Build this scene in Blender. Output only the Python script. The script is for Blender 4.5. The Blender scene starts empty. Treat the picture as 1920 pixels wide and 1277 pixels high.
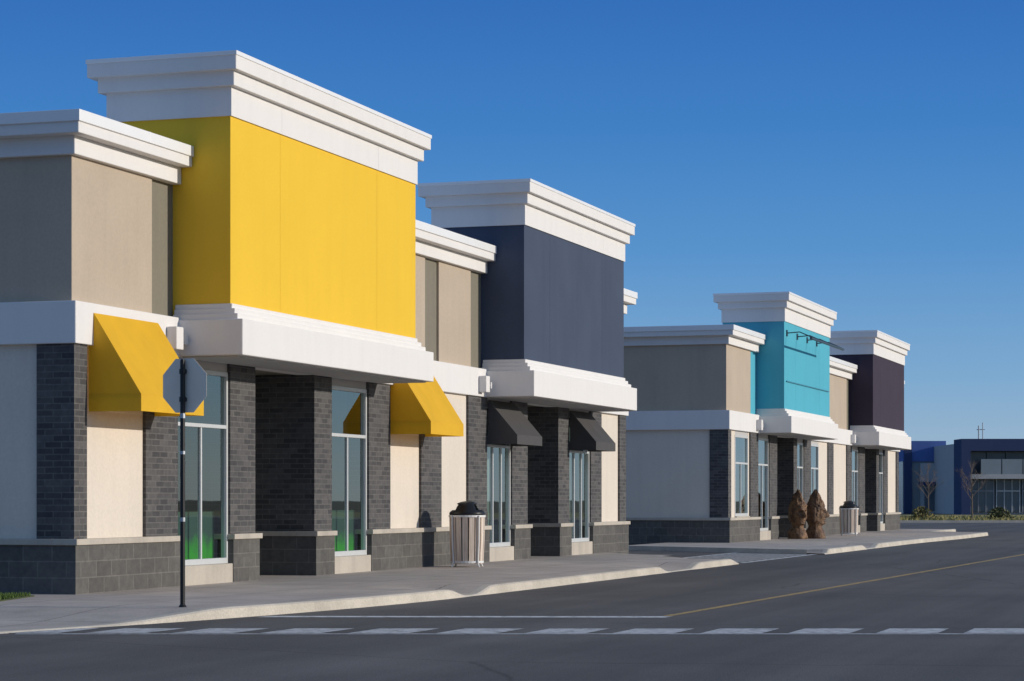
import bpy, bmesh, math, random
from mathutils import Vector, Matrix, noise as mnoise
random.seed(7)
C = bpy.context.scene.collection
A = math.atan(1416/4366.0)
ca, sa = math.cos(A), math.sin(A)
def cw(R, D): return (D*ca+R*sa, D*sa-R*ca)
rad = math.radians

# ------------------------------------------------------------------ materials
class NT:
    def __init__(s, name):
        s.m = bpy.data.materials.new(name); s.m.use_nodes = True
        s.t = s.m.node_tree; s.n = s.t.nodes; s.l = s.t.links
        s.b = s.n['Principled BSDF']; s.out = s.n['Material Output']
    def node(s, t, **kw):
        n = s.n.new(t)
        for k, v in kw.items(): setattr(n, k, v)
        return n
    def link(s, a, b): s.l.new(a, b)
    def pos(s, scale=(1,1,1)):
        g = s.node('ShaderNodeNewGeometry'); m = s.node('ShaderNodeMapping')
        m.inputs['Scale'].default_value = scale
        s.link(g.outputs['Position'], m.inputs['Vector']); return m.outputs['Vector']
    def noise(s, vec, scale, detail=4, rough=.55):
        n = s.node('ShaderNodeTexNoise'); n.inputs['Scale'].default_value = scale
        n.inputs['Detail'].default_value = detail; n.inputs['Roughness'].default_value = rough
        s.link(vec, n.inputs['Vector']); return n.outputs['Fac']
    def ramp(s, fac, a, b, ca_=(0,0,0,1), cb_=(1,1,1,1)):
        r = s.node('ShaderNodeValToRGB'); e = r.color_ramp.elements
        e[0].position = a; e[1].position = b; e[0].color = ca_; e[1].color = cb_
        s.link(fac, r.inputs['Fac']); return r.outputs['Color']
    def mix(s, fac, a, b, blend='MIX'):
        m = s.node('ShaderNodeMix', data_type='RGBA', blend_type=blend)
        for v, i in ((fac, 0), (a, 6), (b, 7)):
            if hasattr(v, 'is_linked'): s.link(v, m.inputs[i])
            elif isinstance(v, (int, float)): m.inputs[i].default_value = v
            else: m.inputs[i].default_value = (*v[:3], 1)
        return m.outputs[2]
    def math(s, op, a, b=None):
        n = s.node('ShaderNodeMath', operation=op)
        for v, i in ((a, 0), (b, 1)):
            if v is None: continue
            if hasattr(v, 'is_linked'): s.link(v, n.inputs[i])
            else: n.inputs[i].default_value = v
        return n.outputs[0]
    def bump(s, h, strength, dist=.01):
        b = s.node('ShaderNodeBump'); b.inputs['Strength'].default_value = strength
        b.inputs['Distance'].default_value = dist
        s.link(h, b.inputs['Height']); s.link(b.outputs['Normal'], s.b.inputs['Normal'])
    def col(s, c): s.link(c, s.b.inputs['Base Color'])
def dk(c, k): return tuple(x*k for x in c)

def stucco(name, c, var=.10, streak=.10, rough=.88, bump=.2, grain=.05):
    t = NT(name)
    p = t.pos()
    blot = t.ramp(t.noise(p, .9, 5), .3, .7, (*dk(c, 1-var), 1), (*c, 1))
    st = t.ramp(t.noise(t.pos((3.5, 3.5, .25)), 1.0, 4), .45, .75, (1,1,1,1), (1-streak, 1-streak, 1-streak*.9, 1))
    gr = t.ramp(t.noise(p, 22, 3, .7), .3, .7, (1-grain,)*3+(1,), (1+grain,)*3+(1,))
    t.col(t.mix(1.0, t.mix(1.0, blot, st, 'MULTIPLY'), gr, 'MULTIPLY'))
    t.b.inputs['Roughness'].default_value = rough
    t.b.inputs['Specular IOR Level'].default_value = .25
    t.bump(t.noise(p, 45, 3, .7), bump, .006)
    return t.m
def plain(name, c, rough=.5, metal=0, var=.08, scale=6):
    t = NT(name)
    t.col(t.ramp(t.noise(t.pos(), scale, 3), .3, .7, (*dk(c, 1-var), 1), (*c, 1)))
    t.b.inputs['Roughness'].default_value = rough; t.b.inputs['Metallic'].default_value = metal
    return t.m
def masonry(name, c1, c2, mortar, w, h, ms, bump=.6):
    t = NT(name)
    uv = t.node('ShaderNodeUVMap')
    b = t.node('ShaderNodeTexBrick')
    b.inputs['Scale'].default_value = 1; b.inputs['Brick Width'].default_value = w
    b.inputs['Row Height'].default_value = h; b.inputs['Mortar Size'].default_value = ms
    b.inputs['Mortar Smooth'].default_value = .1; b.inputs['Bias'].default_value = -.1
    b.inputs['Color1'].default_value = (*c1, 1); b.inputs['Color2'].default_value = (*c2, 1)
    b.inputs['Mortar'].default_value = (*mortar, 1)
    t.link(uv.outputs['UV'], b.inputs['Vector'])
    n = t.ramp(t.noise(t.pos(), 9, 5, .7), .3, .7, (.72,.72,.74,1), (1.1,1.1,1.08,1))
    n2 = t.ramp(t.noise(t.pos(), 1.1, 3), .3, .7, (.85,.85,.87,1), (1.05,1.05,1.03,1))
    t.col(t.mix(1.0, t.mix(1.0, b.outputs['Color'], n, 'MULTIPLY'), n2, 'MULTIPLY'))
    t.b.inputs['Roughness'].default_value = .85
    t.b.inputs['Specular IOR Level'].default_value = .3
    t.bump(t.math('SUBTRACT', 1, b.outputs['Fac']), bump, .008)
    return t.m
def fabric(name, c, trans=.3):
    t = NT(name)
    col = t.ramp(t.noise(t.pos((1,1,.6)), 2.5, 4), .3, .7, (*dk(c, .9), 1), (*c, 1))
    t.col(col); t.b.inputs['Roughness'].default_value = .75
    tr = t.node('ShaderNodeBsdfTranslucent'); t.link(col, tr.inputs['Color'])
    mx = t.node('ShaderNodeMixShader'); mx.inputs[0].default_value = trans
    t.link(t.b.outputs[0], mx.inputs[1]); t.link(tr.outputs[0], mx.inputs[2])
    t.link(mx.outputs[0], t.out.inputs['Surface'])
    t.bump(t.noise(t.pos(), 5, 3), .25, .03)
    return t.m
def glass(name, tint):
    t = NT(name)
    tr = t.node('ShaderNodeBsdfTransparent'); tr.inputs['Color'].default_value = (*tint, 1)
    gl = t.node('ShaderNodeBsdfGlossy'); gl.inputs['Roughness'].default_value = .012
    gl.inputs['Color'].default_value = (.92,.98,.95,1)
    g = t.node('ShaderNodeNewGeometry'); d = t.node('ShaderNodeVectorMath', operation='DOT_PRODUCT')
    t.link(g.outputs['Normal'], d.inputs[0]); t.link(g.outputs['Incoming'], d.inputs[1])
    k = t.math('POWER', t.math('SUBTRACT', 1, t.math('ABSOLUTE', d.outputs['Value'])), 3)
    f = t.math('ADD', t.math('MULTIPLY', k, .95), .11)
    b = t.node('ShaderNodeBump'); b.inputs['Strength'].default_value = .05; b.inputs['Distance'].default_value = .02
    t.link(t.noise(t.pos(), .9, 1), b.inputs['Height']); t.link(b.outputs['Normal'], gl.inputs['Normal'])
    mx = t.node('ShaderNodeMixShader'); t.link(f, mx.inputs[0])
    t.link(tr.outputs[0], mx.inputs[1]); t.link(gl.outputs[0], mx.inputs[2])
    t.link(mx.outputs[0], t.out.inputs['Surface'])
    t.n.remove(t.b)
    return t.m
M = {}
M['white'] = stucco('white_stucco', (.76,.74,.72), .025, .035, .88, .1, .015)
M['flash'] = plain('white_flashing', (.83,.83,.83), .35, 0, .03, 2)
M['cream'] = stucco('cream_stucco', (.71,.635,.545), .05, .05)
M['tan'] = stucco('tan_stucco', (.495,.41,.32), .08, .06)
M['olive'] = stucco('olive_stucco', (.225,.205,.16), .08, .08)
M['yellow'] = stucco('yellow_stucco', (.81,.515,.043), .035, .03, .88, .12, .02)
M['navy'] = stucco('navy_stucco', (.064,.085,.134), .12, .08, .88, .15, .04)
M['teal'] = stucco('teal_stucco', (.09,.42,.54), .05, .04, .88, .15, .03)
M['plum'] = stucco('plum_stucco', (.052,.040,.062), .12, .08)
M['brick'] = masonry('charcoal_brick', (.070,.068,.071), (.130,.124,.123), (.15,.145,.14), .26, .088, .009)
M['cmu'] = masonry('charcoal_block', (.105,.10,.094), (.135,.129,.12), (.175,.165,.15), .45, .226, .010, .5)
M['stone'] = stucco('cap_stone', (.52,.47,.40), .15, .15)
M['alu'] = plain('window_aluminium', (.62,.63,.63), .4, .15, .05)
M['glass'] = glass('shop_glass', (.64,.78,.75))
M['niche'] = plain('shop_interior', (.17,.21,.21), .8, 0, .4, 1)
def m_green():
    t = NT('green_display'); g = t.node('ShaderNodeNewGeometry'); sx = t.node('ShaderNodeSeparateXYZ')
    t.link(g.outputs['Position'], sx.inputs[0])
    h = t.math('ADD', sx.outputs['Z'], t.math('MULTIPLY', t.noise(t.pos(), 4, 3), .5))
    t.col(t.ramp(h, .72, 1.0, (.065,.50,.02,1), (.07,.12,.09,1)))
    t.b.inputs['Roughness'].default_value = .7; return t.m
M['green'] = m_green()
M['curtain'] = plain('pale_display', (.50,.50,.48), .9, 0, .3, 1.5)
M['red'] = plain('red_display', (.30,.06,.06), .6, 0, .5, 9)
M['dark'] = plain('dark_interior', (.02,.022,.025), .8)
M['yfab'] = fabric('yellow_awning_cloth', (.88,.51,.018), .22)
M['bfab'] = fabric('black_awning_cloth', (.07,.066,.065), .03)
M['black'] = plain('black_metal', (.012,.012,.013), .4, .2)
M['galv'] = plain('galvanised_steel', (.42,.44,.47), .38, .75, .12, 14)
M['signback'] = plain('sign_back_grey', (.82,.72,.60), .6, 0, .10, 3)
M['signred'] = plain('sign_red', (.45,.02,.02), .4)
M['whitepaint'] = plain('white_metal', (.75,.74,.72), .45)
M['rail'] = plain('dark_rail', (.03,.06,.09), .5)
M['raceway'] = plain('teal_raceway', (.04,.22,.31), .6)
def m_statue():
    t = NT('brown_carved_stone'); p = t.pos()
    a = t.ramp(t.noise(p, 5, 6, .78), .36, .68, (.04,.018,.011,1), (.32,.17,.075,1))
    t.col(a); t.b.inputs['Roughness'].default_value = .5
    t.bump(t.noise(p, 16, 5, .75), .9, .05); return t.m
M['statue'] = m_statue()
M['blue'] = stucco('blue_panel', (.10,.17,.42), .06, .04)
M['navyfar'] = stucco('far_navy_panel', (.048,.068,.15), .08, .05)
M['fargrey'] = stucco('far_grey_panel', (.50,.49,.48), .06, .05)
M['farglass'] = plain('far_glazing', (.15,.17,.19), .2, 0, .3, .4)
M['farframe'] = plain('far_window_frame', (.38,.39,.40), .5, 0, .05)
M['farpane'] = plain('far_railing_glass', (.31,.34,.36), .25, 0, .15, .5)
M['bark'] = plain('sapling_bark', (.17,.13,.10), .9, 0, .3, 8)
M['twig'] = plain('sapling_twigs', (.24,.18,.145), .9, 0, .3, 8)
M['shrub'] = plain('shrub_leaf', (.15,.15,.055), .8, 0, .5, 3)
M['dryshrub'] = plain('dry_shrub_leaf', (.30,.25,.09), .8, 0, .5, 3)
def m_wood():
    t = NT('weathered_slats')
    c = t.ramp(t.noise(t.pos((30,30,1.5)), 1, 5), .3, .72, (.50,.39,.31,1), (.80,.70,.60,1))
    t.col(c); t.b.inputs['Roughness'].default_value = .8; return t.m
M['wood'] = m_wood()
def m_asphalt():
    t = NT('asphalt')
    p = t.pos()
    fine = t.ramp(t.noise(p, 55, 3, .8), .3, .75, (.082,.077,.073,1), (.185,.175,.165,1))
    big = t.ramp(t.noise(p, .22, 5, .6), .3, .72, (.74,.74,.75,1), (1.13,1.12,1.10,1))
    tr = t.ramp(t.noise(t.pos((.03,.75,1)), 1, 4, .6), .3, .7, (.72,.72,.72,1), (1.22,1.21,1.2,1))
    c = t.mix(1, t.mix(1, fine, big, 'MULTIPLY'), tr, 'MULTIPLY')
    v = t.node('ShaderNodeTexVoronoi', feature='DISTANCE_TO_EDGE'); v.inputs['Scale'].default_value = .16
    d = t.node('ShaderNodeMix', data_type='RGBA'); d.inputs[0].default_value = .25
    nz = t.node('ShaderNodeTexNoise'); nz.inputs['Scale'].default_value = .9; nz.inputs['Detail'].default_value = 5
    t.link(p, nz.inputs['Vector']); t.link(p, d.inputs[6]); t.link(nz.outputs['Color'], d.inputs[7])
    t.link(d.outputs[2], v.inputs['Vector'])
    cr = t.ramp(v.outputs['Distance'], .0, .004, (.6,.6,.6,1), (1,1,1,1))
    t.col(t.mix(1, c, cr, 'MULTIPLY'))
    t.b.inputs['Roughness'].default_value = .85; t.b.inputs['Specular IOR Level'].default_value = .3
    t.bump(t.noise(p, 60, 2, .8), .6, .012); return t.m
M['asphalt'] = m_asphalt()
def m_conc(name, c, grid=None):
    t = NT(name); p = t.pos()
    a = t.ramp(t.noise(p, 1.1, 6, .65), .28, .72, (*dk(c, .74), 1), (*dk(c, 1.08), 1))
    f = t.ramp(t.noise(p, 40, 2, .7), .3, .7, (.85,.85,.85,1), (1.1,1.1,1.1,1))
    o = t.mix(1, a, f, 'MULTIPLY')
    if grid:
        b = t.node('ShaderNodeTexBrick'); b.offset = 0
        for k, v in (('Scale', 1), ('Brick Width', grid), ('Row Height', grid), ('Mortar Size', .012), ('Bias', 0)):
            b.inputs[k].default_value = v
        b.inputs['Color1'].default_value = (.92,.92,.92,1); b.inputs['Color2'].default_value = (1.04,1.04,1.04,1)
        b.inputs['Mortar'].default_value = (.45,.45,.45,1)
        t.link(p, b.inputs['Vector']); o = t.mix(1, o, b.outputs['Color'], 'MULTIPLY')
    t.col(o); t.b.inputs['Roughness'].default_value = .85
    t.bump(t.noise(p, 50, 2), .3, .006); return t.m
M['walk'] = m_conc('walk_concrete', (.51,.445,.39), 1.5)
M['kerb'] = m_conc('kerb_concrete', (.60,.54,.45))
def m_paint(name, c, lo=.30, hi=.46):
    t = NT(name); p = t.pos()
    w = t.ramp(t.noise(p, 7, 6, .75), lo, hi)
    t.col(t.mix(w, (.125,.118,.112), c)); t.b.inputs['Roughness'].default_value = .75; return t.m
M['pw'] = m_paint('worn_white_paint', (.66,.66,.65), .30, .52)
M['pworn'] = m_paint('very_worn_white_paint', (.56,.56,.55), .28, .55)
M['py'] = m_paint('worn_yellow_paint', (.52,.33,.08), .34, .6)
def m_ground(name, a, b, s):
    t = NT(name); t.col(t.ramp(t.noise(t.pos(), s, 6, .7), .3, .7, (*a, 1), (*b, 1)))
    t.b.inputs['Roughness'].default_value = .95; return t.m
M['terrain'] = m_ground('dry_ground', (.07,.065,.03), (.14,.12,.06), .15)
M['verge'] = m_ground('verge_grass', (.16,.15,.05), (.34,.29,.11), .35)
M['lawn'] = m_ground('lawn_soil', (.03,.045,.012), (.07,.085,.03), 6)
M['blade'] = m_ground('grass_blade', (.05,.10,.015), (.12,.17,.04), 5)

# ------------------------------------------------------------------ mesh helper
class MB:
    def __init__(s): s.v = []; s.f = []
    def add(s, vs, fs):
        o = len(s.v); s.v += [tuple(x) for x in vs]; s.f += [tuple(i+o for i in f) for f in fs]; return s
    def box(s, x0, x1, y0, y1, z0, z1):
        return s.add([(x0,y0,z0),(x1,y0,z0),(x1,y1,z0),(x0,y1,z0),(x0,y0,z1),(x1,y0,z1),(x1,y1,z1),(x0,y1,z1)],
              [(3,2,1,0),(4,5,6,7),(0,1,5,4),(1,2,6,5),(2,3,7,6),(3,0,4,7)])
    def wallquad(s, x0, x1, y, z0, z1):
        return s.add([(x0,y,z0),(x1,y,z0),(x1,y,z1),(x0,y,z1)], [(0,1,2,3)])
    def prism(s, pts, z0, z1):
        n = len(pts)
        return s.add([(x,y,z0) for x,y in pts]+[(x,y,z1) for x,y in pts],
            [tuple(reversed(range(n))), tuple(range(n,2*n))]+[(k,(k+1)%n,n+(k+1)%n,n+k) for k in range(n)])
    def lathe(s, prof, n=24, cx=0, cy=0, ph=0, cap=True):
        o = len(s.v)
        for r, z in prof:
            for k in range(n):
                a = 2*math.pi*k/n+ph; s.v.append((cx+r*math.cos(a), cy+r*math.sin(a), z))
        for i in range(len(prof)-1):
            for k in range(n):
                k2 = (k+1) % n; s.f.append((o+i*n+k, o+i*n+k2, o+(i+1)*n+k2, o+(i+1)*n+k))
        if cap:
            s.f.append(tuple(o+k for k in reversed(range(n))))
            e = o+(len(prof)-1)*n; s.f.append(tuple(e+k for k in range(n)))
        return s
    def tube(s, p0, p1, r0, r1=None, n=8):
        r1 = r0 if r1 is None else r1
        p0, p1 = Vector(p0), Vector(p1); d = (p1-p0).normalized()
        u = d.orthogonal().normalized(); w = d.cross(u); o = len(s.v)
        for p, r in ((p0, r0), (p1, r1)):
            for k in range(n):
                a = 2*math.pi*k/n; s.v.append(tuple(p+(u*math.cos(a)+w*math.sin(a))*r))
        for k in range(n):
            k2 = (k+1) % n; s.f.append((o+k, o+k2, o+n+k2, o+n+k))
        s.f.append(tuple(o+k for k in reversed(range(n)))); s.f.append(tuple(o+n+k for k in range(n)))
        return s
    def build(s, name, mat, parent=None, off=(0,0,0), bevel=0, smooth=False, solid=0):
        me = bpy.data.meshes.new(name)
        me.from_pydata([(a-off[0], b-off[1], c-off[2]) for a, b, c in s.v], [], s.f); me.update()
        uv = me.uv_layers.new(name='UVMap')
        for p in me.polygons:
            n = p.normal; ax = max(range(3), key=lambda i: abs(n[i]))
            for li in p.loop_indices:
                v = s.v[me.loops[li].vertex_index]
                uv.data[li].uv = (v[1], v[2]) if ax == 0 else (v[0], v[2]) if ax == 1 else (v[0], v[1])
            p.use_smooth = smooth
        me.materials.append(mat)
        o = bpy.data.objects.new(name, me); C.objects.link(o)
        if parent: o.parent = parent
        if solid:
            m = o.modifiers.new('thickness', 'SOLIDIFY'); m.thickness = solid
        if bevel:
            m = o.modifiers.new('edge', 'BEVEL'); m.width = bevel; m.segments = 2; m.limit_method = 'ANGLE'
        return o
def tag(o, label=None, cat=None, group=None, kind=None):
    if label: o['label'] = label
    if cat: o['category'] = cat
    if group: o['group'] = group
    if kind: o['kind'] = kind
    return o
def empty(name, loc, rz=0):
    o = bpy.data.objects.new(name, None); C.objects.link(o); o.location = loc; o.rotation_euler = (0,0,rz)
    o.empty_display_size = .3; return o

# ------------------------------------------------------------------ shops
YF = 15.61
def shop(X0, X1, towers, ground, tans, awnings, lights, label, sections, depth=14):
    root = empty('retail_building', (X0, YF, 0)); off = (X0, YF, 0)
    tag(root, label, 'building')
    def P(mb, name, mat, parent=root, **k): return mb.build(name, M[mat], parent, off, **k)
    YB = YF+depth
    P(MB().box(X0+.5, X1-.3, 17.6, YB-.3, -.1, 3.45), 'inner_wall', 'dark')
    P(MB().box(X0+.18, X1-.18, 15.79, YB-.18, 3.478, 6.10), 'parapet_wall', 'olive')
    P(MB().prism([(X0,YF),(X1,YF),(X1,YB),(X1-.4,YB),(X1-.4,16.0),(X0+.4,16.0),(X0+.4,YB),(X0,YB)], 3.467, 4.055), 'fascia_band', 'white', bevel=.012)
    for i, (a, b) in enumerate(tans):
        if i == 0: mb = MB().prism([(a,15.74),(b,15.74),(b,15.95),(a+.15,15.95),(a+.15,YB-.13),(a,YB-.13)], 4.0, 6.12)
        elif i == len(tans)-1: mb = MB().prism([(a,15.74),(b,15.74),(b,YB-.13),(b-.15,YB-.13),(b-.15,15.95),(a,15.95)], 4.0, 6.12)
        else: mb = MB().box(a, b, 15.74, 15.95, 4.0, 6.12)
        P(mb, 'upper_wall', 'tan', bevel=.008)
    # low cornices
    for (a, b) in sections:
        e0, e1 = a <= X0+.01, b >= X1-.01
        def xs(d): return (a-d if e0 else a, b+d if e1 else b)
        x0, x1 = xs(-.03); m = MB().box(x0, x1, 15.64, YB-.03, 6.08, 6.40)
        x0, x1 = xs(.19); m.box(x0, x1, 15.46, YB+.19, 6.335, 6.50)
        co = P(m, 'cornice', 'white', bevel=.012)
        x0, x1 = xs(.22); f = MB().box(x0, x1, 15.43, YB+.22, 6.49, 6.65)
        k = x0+2.1
        while k < x1-.5: f.box(k, k+.03, 15.425, 15.6, 6.487, 6.653); k += 3.05
        P(f, 'flashing', 'flash', co, bevel=.008)
    # towers
    for (xl, xr, mat, sp) in towers:
        tw = P(MB().box(xl+.008, xr-.008, 14.836, 16.86, 4.0, 7.12), 'sign_tower', mat)
        w = xr-xl
        cuts = [xl, xl+w*.232, xl+w*.757, xr]
        for i in range(3):
            P(MB().box(cuts[i]+(.003 if i else 0), cuts[i+1]-(.003 if i < 2 else 0), 14.83, 14.90, 4.1, 7.12), 'wall_panel', mat, tw)
        for i in range(3):
            P(MB().box(cuts[i]-(.03 if i == 0 else -.002), cuts[i+1]+(.03 if i == 2 else -.002), 14.80, 16.89, 7.08, 7.54), 'frieze', 'white', tw)
        m = MB().box(xl-.13, xr+.13, 14.71, 16.99, 7.515, 7.76)
        m.box(xl-.25, xr+.25, 14.62, 17.11, 7.735, 7.97)
        P(m, 'cornice', 'white', tw, bevel=.012)
        f = MB().box(xl-.265, xr+.265, 14.605, 17.125, 7.945, 8.01)
        k = xl+2.0
        while k < xr: f.box(k, k+.025, 14.60, 14.8, 7.942, 8.013); k += 3.05
        P(f, 'flashing', 'flash', tw, bevel=.006)
        m = MB().box(xl-.02, xr+.02, 14.795, 15.74, 4.18, 4.26).box(xl-.05, xr+.06, 14.735, 15.74, 4.10, 4.185).box(xl-.09, xr+.11, 14.67, 15.74, 4.0, 4.105)
        P(m, 'base_moulding', 'white', tw, bevel=.01)
        cp = P(MB().box(xl-.15, xr+.24, 14.56, 15.70, 3.475, 4.017), 'canopy', 'white', bevel=.015)
        P(MB().box(xl-.05, xr+.14, 14.68, 15.60, 3.455, 3.48), 'soffit_panel', 'fargrey', cp)
    # ground storey
    solid = {'brick', 'cream', 'cwindow'}
    i = 0
    while i < len(ground):
        if ground[i][0] not in solid: i += 1; continue
        j = i
        while j+1 < len(ground) and ground[j+1][0] in solid: j += 1
        x0, x1 = ground[i][1], ground[j][2]
        dl = i > 0 and ground[i-1][0] == 'recess'; dr = j+1 < len(ground) and ground[j+1][0] == 'recess'
        m = MB().box(x0, x1, YF, 16.0, -.2, .68); c = MB().box(x0-.035, x1+.035, YF-.04, 15.96, .68, .765)
        if dl: m.box(x0, x0+.6, 16.0, 17.5, -.2, .68); c.box(x0-.035, x0+.6, 15.96, 17.5, .68, .765)
        if dr: m.box(x1-.6, x1, 16.0, 17.5, -.2, .68); c.box(x1-.6, x1+.035, 15.96, 17.5, .68, .765)
        p = P(m, 'plinth', 'cmu'); P(c, 'plinth_cap', 'stone', p, bevel=.008)
        i = j+1
    m = MB().box(X0, X0+.45, 16.0, YB, -.2, .68); p = P(m, 'plinth', 'cmu')
    P(MB().box(X0-.035, X0+.4, 15.96, YB, .68, .765), 'plinth_cap', 'stone', p, bevel=.008)
    m = MB().box(X1-.45, X1, 16.0, YB, -.2, .68); p = P(m, 'plinth', 'cmu')
    P(MB().box(X1-.4, X1+.035, 15.96, YB, .68, .765), 'plinth_cap', 'stone', p, bevel=.008)
    P(MB().box(X0+.11, X0+.5, 16.25, 22.5, .765, 3.467), 'stucco_panel', 'cream')
    P(MB().box(X0+.06, X0+.5, 22.5, 23.6, .765, 3.467), 'brick_pier', 'brick')
    P(MB().box(X0+.11, X0+.5, 23.6, YB, .765, 3.467), 'stucco_panel', 'cream')
    P(MB().box(X1-.5, X1-.06, 16.1, YB, .765, 3.467), 'stucco_panel', 'cream')
    for i, g in enumerate(ground):
        t, x0, x1 = g[:3]
        if t == 'brick':
            dl = i > 0 and ground[i-1][0] == 'recess'; dr = i+1 < len(ground) and ground[i+1][0] == 'recess'
            a = x0+.05 if (dl or i == 0) else x0; b = x1-.05 if (dr or i == len(ground)-1) else x1
            if i == 0: a = x0+.06
            P(MB().box(a, b, YF+.055, 17.48 if (dl or dr) else (16.25 if i == 0 else 16.1), .76, 3.468), 'brick_pier', 'brick')
        elif t == 'cream':
            P(MB().box(x0, x1, YF+.105, 16.05, .76, 3.468), 'stucco_panel', 'cream')
        elif t in ('window', 'cwindow'):
            inner = g[3]; nm = g[4] if len(g) > 4 else 1
            zb = .30 if t == 'window' else .80; zt = 3.33
            y0, y1 = YF+.09, YF+.19; fw = .06
            f = MB().box(x0+.01, x0+fw, y0, y1, zb, zt).box(x1-fw, x1-.01, y0, y1, zb, zt)
            f.box(x0+fw, x1-fw, y0, y1, zb, zb+.09).box(x0+fw, x1-fw, y0, y1, zt-.07, zt)
            f.box(x0+fw, x1-fw, y0+.005, y1, 2.43, 2.49)
            for k in range(nm):
                xm = x0+(x1-x0)*(k+1)/(nm+1); f.box(xm-.022, xm+.022, y0+.02, y0+.075, zb+.05, 2.45)
            wn = P(f, 'window', 'alu', bevel=.006)
            P(MB().box(x0, x1, y0+.02, 16.0, zt+.001, 3.466), 'header', 'fargrey', wn)
            P(MB().wallquad(x0+fw-.01, x1-fw+.01, y0+.05, zb+.05, zt-.04), 'pane', 'glass', wn)
            if t == 'window':
                P(MB().box(x0, x1+.0, YF+.01, 16.0, -.15, zb), 'sill', 'stone', wn, bevel=.01)
            else:
                P(MB().box(x0-.02, x1+.02, YF+.03, 15.9, .766, zb), 'sill', 'stone', wn, bevel=.005)
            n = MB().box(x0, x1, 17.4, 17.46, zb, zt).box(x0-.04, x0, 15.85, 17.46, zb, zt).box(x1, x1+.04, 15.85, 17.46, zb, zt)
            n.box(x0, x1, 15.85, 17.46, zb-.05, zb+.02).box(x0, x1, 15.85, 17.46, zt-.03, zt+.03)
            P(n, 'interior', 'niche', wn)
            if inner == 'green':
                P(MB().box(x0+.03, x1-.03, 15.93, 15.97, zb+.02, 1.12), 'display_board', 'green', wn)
            elif inner == 'curtain':
                P(MB().box(x0+.03, x1-.03, 16.15, 16.2, zb+.03, zt-.1), 'backdrop', 'curtain', wn)
                P(MB().box(x0+.6, x1-.75, 15.98, 16.02, .78, 1.05), 'display_board', 'red', wn)
        elif t == 'recess':
            y = 17.3
            f = MB().box(x0, x0+.08, y, y+.1, 0, 3.46).box(x1-.08, x1, y, y+.1, 0, 3.46).box(x0+.08, x1-.08, y, y+.1, 2.4, 2.48)
            f.box(x0+.08, x1-.08, y, y+.1, 3.38, 3.46).box(x0+.08, x1-.08, y, y+.1, 0, .15)
            xm = (x0+x1)/2; f.box(xm-.05, xm+.05, y-.003, y+.1, .1, 2.45)
            d = P(f, 'door', 'alu', bevel=.006)
            P(MB().wallquad(x0+.05, x1-.05, y+.04, .1, 3.42), 'pane', 'glass', d)
            P(MB().tube((xm-.1, y-.06, .95), (xm-.1, y-.06, 1.35), .015).tube((xm+.1, y-.06, .95), (xm+.1, y-.06, 1.35), .015), 'handle', 'galv', d)
    for (x0, x1, zt, zv, zb, mat) in awnings:
        big = zt > 3.5
        yb, yf = YF-.005, (14.87 if big else 15.0)
        yw = 15.68 if big else 15.70
        m = MB()
        if not big: yb = 15.64
        pts = [(yb, zt), (yf, zv), (yf+.001, zv-.01), (yw, zv-.01), (yw, 3.46), (yb, 3.46)] if big else [(yb, zt), (yf, zv), (yf+.001, zv-.01), (yb, zv-.01)]
        L = [(x0, y, z) for y, z in pts]; Rr = [(x1, y, z) for y, z in pts]
        n = len(pts)
        S = []; nx, ns = 17, 6
        for iy in range(ns):
            v = iy/(ns-1)
            for ix in range(nx):
                u = ix/(nx-1)
                sag = .016*math.sin(math.pi*v)*abs(math.sin(u*math.pi*2))
                S.append((x0+(x1-x0)*u, yb+(yf-yb)*v+sag*.7, zt+(zv-zt)*v-sag))
        m.add(S, [(iy*nx+ix, (iy+1)*nx+ix, (iy+1)*nx+ix+1, iy*nx+ix+1) for iy in range(ns-1) for ix in range(nx-1)])
        m.add(L, [tuple(range(n))]); m.add(Rr, [tuple(reversed(range(n)))])
        aw = P(m, 'awning', mat)
        v = MB(); e = .004
        v.add([(x0-e, yw, zv), (x0-e, yf-e, zv), (x1+e, yf-e, zv), (x1+e, yw, zv), (x0-e, yw, zb), (x0-e, yf-e, zb), (x1+e, yf-e, zb), (x1+e, yw, zb)],
              [(0,4,5,1), (1,5,6,2), (2,6,7,3)])
        P(v, 'valance', mat, aw)
        fr = MB().tube((x0+.02, yf+.03, zv-.03), (x1-.02, yf+.03, zv-.03), .014).tube((x0+.02, yf+.03, zv-.03), (x0+.02, yw, zv-.03), .014).tube((x1-.02, yf+.03, zv-.03), (x1-.02, yw, zv-.03), .014)
        P(fr, 'awning_frame', 'galv', aw)
    for (x, z) in lights:
        lt = P(MB().box(x-.12, x+.12, YF-.17, YF, z-.17, z+.17), 'wall_light', 'white', bevel=.015)
        P(MB().tube((x+.10, YF-.12, z-.02), (x+.2, YF-.14, z-.02), .02).box(x+.18, x+.27, YF-.17, YF-.08, z-.08, z+.05), 'lamp_head', 'whitepaint', lt)
    return root, off

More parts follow.
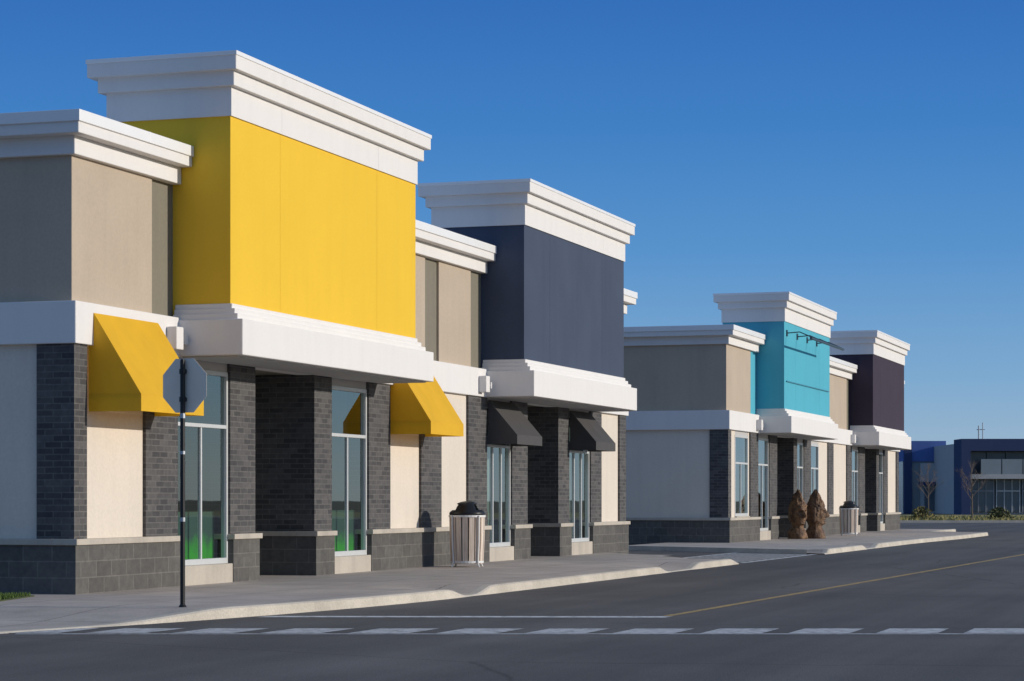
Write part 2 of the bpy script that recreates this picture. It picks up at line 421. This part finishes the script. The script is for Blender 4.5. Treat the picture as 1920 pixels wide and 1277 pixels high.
B1, o1 = shop(28.65, 57.85,
  towers=[(32.0, 40.0, 'yellow', 0), (46.55, 54.5, 'navy', 0)],
  ground=[('brick',28.65,29.08),('cream',29.08,30.87),('brick',30.87,31.93),('window',31.93,33.80,'green'),('brick',33.80,34.81),
          ('recess',34.81,37.18),('brick',37.18,38.02),('window',38.02,39.80,'green'),('brick',39.80,40.90),('cream',40.90,42.58),
          ('brick',42.58,43.75),('cream',43.75,45.39),('brick',45.39,46.60),('window',46.60,48.32,'curtain',2),('brick',48.32,49.48),
          ('recess',49.48,51.74),('brick',51.74,52.70),('window',52.70,54.53,'curtain',2),('brick',54.53,55.49),('cream',55.49,57.18),('brick',57.18,57.85)],
  tans=[(28.78,31.22),(40.95,43.0),(43.8,45.76),(55.4,57.72)],
  awnings=[(29.16,31.15,3.92,2.78,2.54,'yfab'),(40.93,42.78,3.92,2.78,2.54,'yfab'),(46.6,48.36,3.42,2.68,2.48,'bfab'),(52.65,54.35,3.42,2.68,2.48,'bfab')],
  lights=[(31.55,3.72),(46.0,3.72)],
  sections=[(28.65,32.0),(40.0,46.55),(54.5,57.85)],
  label='nearest retail block with a yellow and a slate blue tower, yellow and black awnings')
B2, o2 = shop(69.66, 104.4,
  towers=[(74.2, 82.4, 'teal', 0), (92.0, 100.3, 'plum', 0)],
  ground=[('brick',69.66,70.15),('cream',70.15,70.85),('cwindow',70.85,72.75,'curtain',1),('cream',72.75,72.95),('brick',72.95,74.15),('window',74.15,75.93,'none'),('brick',75.93,77.25),
          ('recess',77.25,80.0),('brick',80.0,80.7),('window',80.7,82.0,'none'),('brick',82.0,83.3),('cwindow',83.3,85.0,'none',1),('cream',85.0,86.8),
          ('brick',86.8,87.9),('cream',87.9,90.9),('brick',90.9,92.0),('window',92.0,93.7,'none'),('brick',93.7,95.2),
          ('recess',95.2,98.0),('brick',98.0,98.8),('window',98.8,100.1,'none'),('brick',100.1,101.2),('cream',101.2,103.7),('brick',103.7,104.4)],
  tans=[(69.79,73.3),(83.3,86.6),(87.4,91.2),(101.2,104.27)],
  awnings=[], lights=[(73.7,3.72),(91.5,3.72)],
  sections=[(69.66,74.2),(82.4,92.0),(100.3,104.4)],
  label='farther retail block with a turquoise tower and a dark purple tower')
# teal pilaster strip and sign lighting rail on the turquoise tower
MB().box(73.3, 74.2, 15.75, 15.95, 4.0, 6.11).build('pilaster', M['teal'], B2, o2)
m = MB().box(74.0, 80.0, 13.88, 13.96, 6.47, 6.53)
sl = m.build('sign_light_rail', M['rail'], B2, o2, bevel=.006)
for k in range(4):
    x = 74.6+k*1.75
    MB().tube((x, 14.84, 6.72), (x, 14.4, 6.75), .018).tube((x, 14.4, 6.75), (x, 13.92, 6.53), .018).box(x-.08, x+.08, 14.80, 14.835, 6.62, 6.82).build('bracket_arm', M['rail'], sl, o2)
MB().box(74.5, 82.1, 14.79, 14.829, 5.14, 5.175).build('sign_raceway', M['raceway'], B2, o2)

# ------------------------------------------------------------------ ground
def sheet(name, pts, z, mat, kind='structure'):
    m = MB().add([(x, y, z) for x, y in pts], [tuple(range(len(pts)))])
    return tag(m.build(name, M[mat]), kind=kind)
sheet('ground', [(-1500,-3000),(3500,-3000),(3500,3000),(-1500,3000)], -.16, 'terrain')
sheet('road', [(-80,-140),(150,-140),(150,140),(-80,140)], -.13, 'asphalt')
p = [cw(-120,148), cw(170,148), cw(170,225), cw(-120,225)]
tag(MB().add([(x,y,-.10) for x,y in p], [(0,1,2,3)]).build('grass_verge', M['verge']), kind='structure')
k0 = [cw(10,147.6), cw(170,147.6), cw(170,148), cw(10,148)]
tag(MB().add([(x,y,z) for z in (-.16,.02) for x,y in k0], [(4,5,6,7),(0,1,5,4),(2,3,7,6),(1,2,6,5),(3,0,4,7)]).build('kerb', M['kerb']), kind='structure')
sheet('parking_lot', [cw(-120,120), cw(170,120), cw(170,147.6), cw(-120,147.6)], -.126, 'asphalt')

def sm(t): t = max(0, min(1, t)); return t*t*(3-2*t)
def loft(name, xs, Yc, zc, za, Yb, kerbs):
    m = MB(); k = MB(); n = len(xs)
    rows = []; kr = []
    for x in xs:
        yc, yb = Yc(x), Yb(x); z0 = min(zc(x), za(x)); z1 = za(x)
        y1 = min(yc+1.6, yb-.1)
        rows.append([(x, yc+.14, z0), (x, y1, z1), (x, yb, z1)])
        j = random.uniform(-.008, .008)
        kr.append([(x, yc+.16, z0+.004), (x, yc+.03+j, z0+.004), (x, yc+j, z0-.015), (x, yc-.025+j, -.15)])
    for i in range(n-1):
        for j in range(2): m.add([rows[i][j], rows[i+1][j], rows[i+1][j+1], rows[i][j+1]], [(0,1,2,3)])
        if kerbs(xs[i]):
            for j in range(3): k.add([kr[i][j], kr[i][j+1], kr[i+1][j+1], kr[i+1][j]], [(0,1,2,3)])
    return m, k
def fr(a, b, st=.2):
    n = max(1, int((b-a)/st)); return [a+(b-a)*i/n for i in range(n+1)]
def dip(x, a, b, w=.9): return sm((x-(a-w))/w)*sm(((b+w)-x)/w)
def zc1(x):
    d = max(dip(x, 32.7, 33.0), dip(x, 44.9, 46.7), sm((24.9-x)/1.4), sm((x-50.4)/1.0))
    return -.115*d
def za1(x): return -.115*sm((26.0-x)/2.6) - .115*sm((x-55.5)/2.5)*.9
Yc1 = lambda x: 11.27+.0136*max(0, 33-x)**2+3.2*sm((x-51)/6.5)
m, k = loft('sidewalk', fr(20.0, 26.3), Yc1, zc1, za1, lambda x: 40, lambda x: True)
m2, k2 = loft('sidewalk', fr(26.3, 58.6), Yc1, zc1, za1, lambda x: 40 if x < 28.6 else 17.55, lambda x: x < 51.6)
m.add(m2.v, m2.f); k.add(k2.v, k2.f)
tag(m.build('sidewalk', M['walk']), kind='structure'); tag(k.build('kerb', M['kerb']), kind='structure')
def zc2(x): return -.115*max(dip(x, 67.9, 69.2), sm((61.6-x)/.7))
Yc2 = lambda x: 11.1-.35*sm((x-75)/15)+2.6*sm((x-95.5)/2.5)
m, k = loft('sidewalk', fr(61.0, 106), Yc2, zc2, lambda x: 0 if x > 61.5 else -.1, lambda x: min(17.55, 11.5+(x-61)*1.6), lambda x: True)
tag(m.build('sidewalk', M['walk']), kind='structure'); tag(k.build('kerb', M['kerb']), kind='structure')
e = MB()
ex = fr(61.0, 65.0)
for i in range(len(ex)-1):
    a, b = ex[i], ex[i+1]; ya, yb = 11.5+(a-61)*1.6, 11.5+(b-61)*1.6
    e.add([(a,ya-.1,.005),(b,yb-.1,.005),(b-.16,yb+.05,.0),(a-.16,ya+.05,.0),(a-.18,ya+.06,-.15),(b-.18,yb+.06,-.15)], [(0,1,2,3),(3,2,5,4)])
tag(e.build('kerb', M['kerb']), kind='structure')

lawn = MB().add([(25.9,15.35,.015),(27.95,15.85,.015),(27.95,40,.015),(25.9,40,.015),(25.9,15.35,-.1),(27.95,15.85,-.1),(25.9,40,-.1)], [(0,1,2,3),(4,5,1,0),(6,4,0,3)])
tag(lawn.build('lawn', M['lawn']), kind='structure')
g = MB()
for i in range(9000):
    x = random.uniform(25.92, 27.92); y = 15.40+(x-25.9)*.244+random.random()**1.6*6; h = random.uniform(.03,.075)
    a = random.uniform(0, 6.28); dx, dy = .008*math.cos(a), .008*math.sin(a); l = random.uniform(-.03,.03)
    g.add([(x-dx,y-dy,.014),(x+dx,y+dy,.014),(x+l,y+l*.6,h)], [(0,1,2)])
tag(g.build('grass', M['blade']), 'short green grass beside the shaded end wall', 'grass', kind='stuff')

# road markings
zr = -.126
m = MB()
for i in range(-7, 9):
    R0 = (1145-960)/4366*25.2+i*.945
    D0 = 24.95+.012*abs(i); D1 = 25.88+.012*abs(i)
    pts = [cw(R0, D0), cw(R0+.66, D0), cw(R0+.66+(D1-D0)*.324, D1), cw(R0+(D1-D0)*.324, D1)]
    m.add([(x, y, zr) for x, y in pts], [(0,1,2,3)])
for s_ in range(19):
    a, b = -5.3+s_, -4.3+s_
    m.add([(*cw(a,24.78), zr), (*cw(b,24.78), zr), (*cw(b,24.92), zr), (*cw(a,24.92), zr)], [(0,1,2,3)])
tag(m.build('crosswalk_marking', M['pworn']), kind='structure')
sheet('stop_line', [(26.05,11.75),(27.5,6.95),(27.85,6.95),(26.4,11.65)], zr, 'pw')
sheet('center_line', [(27.9,6.98),(62.4,6.02),(140,4.0),(140,4.14),(62.4,6.16),(27.9,7.10)], zr, 'py')
m = MB()
for i in range(11):
    x = 52.0+i*.82
    m.add([(x,11.5,zr),(x+.35,11.5,zr),(x+1.2,13.6,zr),(x+.85,13.6,zr)], [(0,1,2,3)])
m.add([(52,11.3,zr),(61.2,11.3,zr),(61.2,11.45,zr),(52,11.45,zr)], [(0,1,2,3)])
m.add([(53,13.65,zr),(62.4,13.65,zr),(62.4,13.8,zr),(53,13.8,zr)], [(0,1,2,3)])
tag(m.build('crosswalk_marking', M['pw']), kind='structure')

# ------------------------------------------------------------------ stop sign
t = empty('stop_sign', (25.77, 12.58, 0)); tag(t, 'octagonal road sign seen from its grey back on a black post', 'sign')
MB().lathe([(.03,-.1),(.03,3.0),(.026,3.02)], 16).build('post', M['black'], t, smooth=False)
MB().lathe([(.05,-.1),(.05,.0),(.033,.03)], 16).build('base_collar', M['black'], t)
ang = rad(-11)
def oct_(r, x0, x1):
    mb = MB(); n = 8; R_ = r/math.cos(math.pi/8)
    vs = []
    for x in (x0, x1):
        for k in range(n):
            a = math.pi/8+k*math.pi/4
            y, z = R_*math.cos(a), R_*math.sin(a)
            vs.append((x*math.cos(ang)-y*math.sin(ang), x*math.sin(ang)+y*math.cos(ang), 2.70+z))
    mb.add(vs, [tuple(reversed(range(n))), tuple(range(n, 2*n))]+[(k, (k+1)%n, n+(k+1)%n, n+k) for k in range(n)])
    return mb
pl = oct_(.33, .040, .043).build('sign_plate', M['signback'], t)
oct_(.325, .0432, .0436).build('sign_border', M['whitepaint'], pl); oct_(.302, .0438, .0442).build('sign_face', M['signred'], pl)
for z in (2.87, 2.53):
    MB().lathe([(.042,z-.03),(.042,z+.03)], 16).box(-.06, .06, -.042, -.032, z-.02, z+.02).build('clamp', M['black'], t)
for z0, z1 in ((2.30, 2.36), (1.86, 1.90), (1.04, 1.09)):
    MB().lathe([(.034,z0),(.034,z1)], 16).build('sleeve', M['galv'], t)

# ------------------------------------------------------------------ litter bins
def make_bin(loc, label):
    t = empty('litter_bin', loc, rad(12)); tag(t, label, 'litter bin', 'slatted litter bins on the sidewalk')
    b = MB(); n = 16
    for k in range(n):
        a = 2*math.pi*k/n; w = .053
        def q(r, s, z): return (r*math.cos(a)-s*math.sin(a), r*math.sin(a)+s*math.cos(a), z)
        vs = []
        for z, r in ((.07,.315),(.5,.335),(1.0,.345)):
            ww = w*r/.345
            vs += [q(r,-ww,z), q(r,ww,z), q(r-.025,ww,z), q(r-.025,-ww,z)]
        fs = [(3,2,1,0),(8,9,10,11)]
        for o in (0,4):
            for e in range(4): fs.append((o+e, o+(e+1)%4, o+4+(e+1)%4, o+4+e))
        b.add(vs, fs)
    b.build('slat_body', M['wood'], t)
    MB().lathe([(.27,.09),(.295,.5),(.305,.98)], 24).build('liner', M['black'], t, smooth=False)
    for z, r in ((.99,.362),(.10,.325)):
        MB().lathe([(r-.03,z-.02),(r,z-.02),(r,z+.02),(r-.03,z+.02)], 32).build('hoop', M['whitepaint'], t)
    for k in range(4):
        a = math.pi/4+k*math.pi/2; cx, cy = math.cos(a), math.sin(a)
        pts = [(.372,1.0),(.362,.5),(.34,.12),(.355,.04),(.385,0)]
        m = MB()
        for (r0,z0),(r1,z1) in zip(pts, pts[1:]): m.tube((r0*cx,r0*cy,z0),(r1*cx,r1*cy,z1),.017)
        m.build('leg', M['whitepaint'], t)
    m = MB(); n = 32; prof = [(.345,1.01),(.35,1.05),(.335,1.075),(.29,1.11),(.255,1.17),(.20,1.235),(.12,1.27),(.03,1.285)]
    vs = [(r*math.cos(2*math.pi*k/n), r*math.sin(2*math.pi*k/n), z) for r, z in prof for k in range(n)]
    fs = []
    for i in range(len(prof)-1):
        for k in range(n):
            ang_ = (2*math.pi*(k+.5)/n) % math.pi
            if i in (3,4) and abs(ang_-math.pi/2) < .75: continue
            fs.append((i*n+k, i*n+(k+1)%n, (i+1)*n+(k+1)%n, (i+1)*n+k))
    fs.append(tuple((len(prof)-1)*n+k for k in range(n)))
    m.add(vs, fs); m.build('lid', M['black'], t, smooth=True, solid=.02)
    return t
make_bin((42.95,14.85,0), 'slatted wooden litter bin with black domed lid in front of the nearest block')
make_bin((84.6,14.52,0), 'slatted wooden litter bin with black domed lid outside the farther block')

# ------------------------------------------------------------------ head statues
def make_statue(loc, rz, label):
    t = empty('head_statue', loc, rz); tag(t, label, 'statue', 'carved head statues by the entrance')
    key = [(0,.32),(.05,.33),(.16,.325),(.24,.29),(.31,.245),(.38,.215),(.44,.21),(.50,.23),(.58,.265),(.72,.295),(.88,.31),(1.02,.308),(1.14,.28),(1.22,.24),(1.28,.195),(1.33,.165),(1.40,.15),(1.47,.12),(1.54,.08),(1.60,.05),(1.64,.03),(1.67,.010)]
    def r_(z):
        for (z0,a),(z1,b) in zip(key, key[1:]):
            if z <= z1:
                return a+(b-a)*(z-z0)/(z1-z0)
        return .01
    G = lambda x, s: math.exp(-(x/s)**2)
    m = MB(); nz, n = 110, 88; vs = []
    for i in range(nz):
        z = 1.67*i/(nz-1); r = r_(z)
        for k in range(n):
            a = 2*math.pi*k/n; th = (a+math.pi) % (2*math.pi)-math.pi
            d = 0
            if .40 < z < 1.14:
                d += .14*G(th,.16)*G(z-.76,.06)+.09*G(th,.12)*G(z-.86,.09)
                for sgn in (-1,1):
                    d += -.085*G(th-sgn*.46,.24)*G(z-.90,.05)+.035*G(th-sgn*.46,.16)*G(z-.885,.025)
                    d += .05*G(th-sgn*.42,.3)*G(z-.985,.028)
                    d += .03*G(th-sgn*.65,.3)*G(z-.74,.09)
                d += .07*G(th,.32)*G(z-.645,.026)+.065*G(th,.28)*G(z-.59,.026)+.10*G(th,.5)*G(z-.51,.05)-.05*G(th,.3)*G(z-.618,.012)
            hair = sm((z-(1.07 if abs(th) < 1.1 else .56))/.03)
            if z < 1.56: d += hair*.022
            v3 = Vector((math.cos(a)*1.8+loc[0]*3, math.sin(a)*1.8, z*4))
            d += .035*mnoise.noise(v3)*(1.7 if z < .36 else 1)+hair*.03*mnoise.noise(v3*3.5)
            rr = max(.005, r+d)
            lean = .03*(z/1.67)
            vs.append((rr*math.cos(a)*1.06+lean, rr*math.sin(a)*(.86 if z > .36 else 1.0), z))
    fs = [(i*n+k, i*n+(k+1)%n, (i+1)*n+(k+1)%n, (i+1)*n+k) for i in range(nz-1) for k in range(n)]
    fs += [tuple(reversed(range(n))), tuple((nz-1)*n+k for k in range(n))]
    m.add(vs, fs); m.build('head', M['statue'], t, smooth=True)
    for s in (-1,1):
        e = MB(); prof = [(.008,.54),(.04,.57),(.045,.66),(.05,.78),(.075,.88),(.08,.97),(.055,1.04),(.01,1.06)]
        e.lathe([(r, z) for r, z in prof], 14)
        e.v = [(x*1.0-.0, y*.4+s*.285, z) for x, y, z in e.v]
        e.build('ear', M['statue'], t, smooth=True)
make_statue((77.55,15.05,0), rad(-130), 'brown carved head statue with pointed crown, left one of the pair beside the entrance')
make_statue((78.45,14.62,0), rad(-85), 'brown carved head statue with pointed crown, right one of the pair nearer the kerb')

# ------------------------------------------------------------------ far buildings
th = A-math.pi/2
def far(R, D, label):
    x, y = cw(R, D); t = empty('commercial_building', (x, y, -.13), th); return tag(t, label, 'building')
f = far(44.4, 230, 'distant two storey glazed building with dark navy frame and rooftop masts')
MB().box(.9,40,2.2,20,0,7.2).build('wall', M['fargrey'], f)
fm = MB().box(0,.9,0,4,0,7.5).box(.9,40,0,4,6.3,7.5); fm.build('frame', M['navyfar'], f)
MB().box(.9,40,.3,2.3,3.55,4.0).build('floor_slab', M['fargrey'], f)
w = MB()
for k in range(20): w.box(1.0+k*1.9, 2.8+k*1.9, 2.0, 2.19, 4.0, 6.25)
w.build('upper_glazing', M['farglass'], f)
for k in range(10): MB().box(2.0+k*2.1, 4.0+k*2.1, .35, .42, 4.0, 5.5).build('railing_panel', M['farpane'], f)
for k in range(8):
    x = 1.2+k*2.6
    wn = MB().box(x,x+2.4,1.85,2.18,.3,3.4).build('window', M['farglass'], f)
    wm = MB()
    for q in range(4): wm.box(x+q*.77, x+q*.77+.07, 1.78, 1.86, .2, 3.5)
    wm.box(x,x+2.4,1.77,1.85,2.3,2.4); wm.build('window_frame', M['whitepaint'] if k in (1,) else M['farframe'], wn)
MB().tube((2.3,3,7.4),(2.3,3,8.9),.07).tube((2.7,3,7.4),(2.7,3,9.2),.05).tube((2.1,3,8.5),(2.9,3,8.5),.04).build('mast', M['galv'], f)
f = far(43.0, 250, 'distant grey building with bright blue corner tower behind the bare sapling')
MB().box(-1.0,3.6,0,5,5.6,7.8).build('tower', M['blue'], f)
MB().box(-.9,-.1,-.25,.2,0,7.3).build('pillar', M['navyfar'], f)
MB().box(-1.0,3.5,.2,5,0,5.6).build('tower_base', M['farpane'], f)
MB().box(.8,14,-.4,9,0,5.4).build('wall', M['fargrey'], f)
MB().box(.6,14,-1.2,-.4,3.0,3.4).build('canopy', M['navyfar'], f)
for k in range(5): MB().box(1.2+k*2.4,3.2+k*2.4,-.48,-.39,.3,2.7).build('window', M['farglass'], f)

# ------------------------------------------------------------------ saplings and shrubs
def sapling(R, D, H, label):
    x, y = cw(R, D); t = empty('bare_tree', (x, y, -.12)); tag(t, label, 'tree', 'bare saplings on the grass verge')
    tr = MB(); tr.tube((0,0,-.1),(.03,.02,H*.35),.06,.045); tr.tube((.03,.02,H*.35),(0,.05,H*.62),.045,.028)
    tr.build('trunk', M['bark'], t)
    c = MB()
    def br(p, d, L, r, n):
        q = p+d*L; c.tube(p, q, r, r*.6, 5)
        if n == 0: return
        for _ in range(3):
            nd = (d+Vector((random.uniform(-.6,.6), random.uniform(-.6,.6), random.uniform(-.05,.5)))).normalized()
            br(p+d*L*random.uniform(.5,1), nd, L*random.uniform(.6,.8), r*.6, n-1)
    for i in range(7):
        z = H*(.30+.32*i/6); a = i*2.4
        br(Vector((.02,.03,z)), Vector((math.cos(a)*.8, math.sin(a)*.8, .9)).normalized(), H*.19, .022, 3)
    br(Vector((0,.05,H*.62)), Vector((0,0,1)), H*.2, .026, 3)
    c.build('crown', M['twig'], t)
sapling((1741-960)/4366*195, 195, 4.4, 'bare leafless sapling before the blue tower building')
sapling((1823-960)/4366*165, 165, 4.1, 'bare leafless sapling in front of the navy framed building')
def shrub(R, D, w, h, mat, label):
    x, y = cw(R, D); t = MB()
    for i in range(700):
        a = random.uniform(0,6.28); u = random.random()**.5; zz = random.random()**.8
        lobe = 1+.35*math.sin(a*3+D)
        rr = w*u*lobe*math.sqrt(max(.05, 1-zz*zz)); px, py, pz = rr*math.cos(a), rr*math.sin(a), h*zz*(.7+.3*lobe)
        s = random.uniform(.04,.09); n = Vector((random.uniform(-1,1), random.uniform(-1,1), random.uniform(-.3,1))).normalized()
        uu = n.orthogonal().normalized()*s; vv = n.cross(uu)
        c = Vector((px,py,pz)); t.add([c-uu-vv*.6, c+uu-vv*.6, c+uu*.5+vv, c-uu*.5+vv], [(0,1,2,3)])
    o = t.build('shrub', M[mat]); o.location = (x, y, -.1); tag(o, label, 'shrub', 'shrubs along the far verge')
shrub((1727-960)/4366*170, 170, .8, .85, 'dryshrub', 'dry golden shrub beneath the sapling by the blue tower building')
shrub((1872-960)/4366*170, 170, .9, .8, 'shrub', 'olive green shrub before the navy framed building')
gv = MB()
for i in range(7000):
    D = random.uniform(149,200); R = random.uniform(20,60); x, y = cw(R, D); h = random.uniform(.06,.22)
    a = random.uniform(0,6.28); dx, dy = .05*math.cos(a), .05*math.sin(a)
    gv.add([(x-dx,y-dy,-.1),(x+dx,y+dy,-.1),(x+random.uniform(-.1,.1),y,h-.1)], [(0,1,2)])
tag(gv.build('dry_grass', M['verge']), 'dry yellowing grass on the far verge', 'grass', kind='stuff')

# ------------------------------------------------------------------ light, sky, camera
EL, AZ = 14.0, 170.0
w = bpy.data.worlds.new('World'); bpy.context.scene.world = w; w.use_nodes = True
nt = w.node_tree; bg = nt.nodes['Background']; STR = .12
sk = nt.nodes.new('ShaderNodeTexSky'); sk.sky_type = 'NISHITA'; sk.sun_disc = False
sk.sun_elevation = rad(EL); sk.sun_rotation = rad(AZ); sk.altitude = 300; sk.air_density = 1.0; sk.dust_density = .4; sk.ozone_density = 2.5
tc = nt.nodes.new('ShaderNodeTexCoord'); sx = nt.nodes.new('ShaderNodeSeparateXYZ'); nt.links.new(tc.outputs['Generated'], sx.inputs[0])
rp = nt.nodes.new('ShaderNodeValToRGB'); nt.links.new(sx.outputs['Z'], rp.inputs['Fac'])
stops = [(0,(.38,.50,.61)),(.052,(.195,.39,.635)),(.105,(.090,.285,.61)),(.156,(.045,.21,.56)),(.216,(.024,.145,.48)),(.34,(.045,.165,.46)),(.6,(.17,.27,.46)),(1,(.22,.30,.46))]
el = rp.color_ramp.elements
while len(el) < len(stops): el.new(.5)
for e_, (p_, c_) in zip(el, stops): e_.position = p_; e_.color = (*c_, 1)
vm = nt.nodes.new('ShaderNodeVectorMath'); vm.operation = 'SCALE'; vm.inputs['Scale'].default_value = 1/STR
nt.links.new(rp.outputs['Color'], vm.inputs[0])
sd = Vector((math.sin(rad(AZ))*math.cos(rad(EL)), math.cos(rad(AZ))*math.cos(rad(EL)), math.sin(rad(EL))))
dt = nt.nodes.new('ShaderNodeVectorMath'); dt.operation = 'DOT_PRODUCT'; dt.inputs[1].default_value = sd
nt.links.new(tc.outputs['Generated'], dt.inputs[0])
mr = nt.nodes.new('ShaderNodeMapRange'); mr.interpolation_type = 'SMOOTHSTEP'
mr.inputs['From Min'].default_value = .25; mr.inputs['From Max'].default_value = 1; mr.inputs['To Min'].default_value = .94; mr.inputs['To Max'].default_value = .35
nt.links.new(dt.outputs['Value'], mr.inputs['Value'])
mx = nt.nodes.new('ShaderNodeMix'); mx.data_type = 'RGBA'
nt.links.new(mr.outputs[0], mx.inputs[0]); nt.links.new(sk.outputs[0], mx.inputs[6]); nt.links.new(vm.outputs[0], mx.inputs[7])
nt.links.new(mx.outputs[2], bg.inputs['Color']); bg.inputs['Strength'].default_value = STR
L = bpy.data.lights.new('sun', 'SUN'); L.energy = 3.1; L.angle = rad(.53); L.color = (1, .92, .81)
lo = bpy.data.objects.new('sun', L); C.objects.link(lo)
lo.rotation_euler = sd.to_track_quat('Z', 'Y').to_euler(); lo.location = (20,-30,30)
cam = bpy.data.cameras.new('camera'); co = bpy.data.objects.new('camera', cam); C.objects.link(co)
co.location = (0,0,1.3); co.rotation_euler = (math.pi/2, 0, A-math.pi/2)
cam.sensor_width = 36; cam.lens = 4366/1920*36; cam.shift_y = (938-638.5)/1920; cam.clip_end = 6000
S = bpy.context.scene; S.camera = co
S.view_settings.view_transform = 'Standard'; S.view_settings.look = 'None'; S.view_settings.exposure = 0
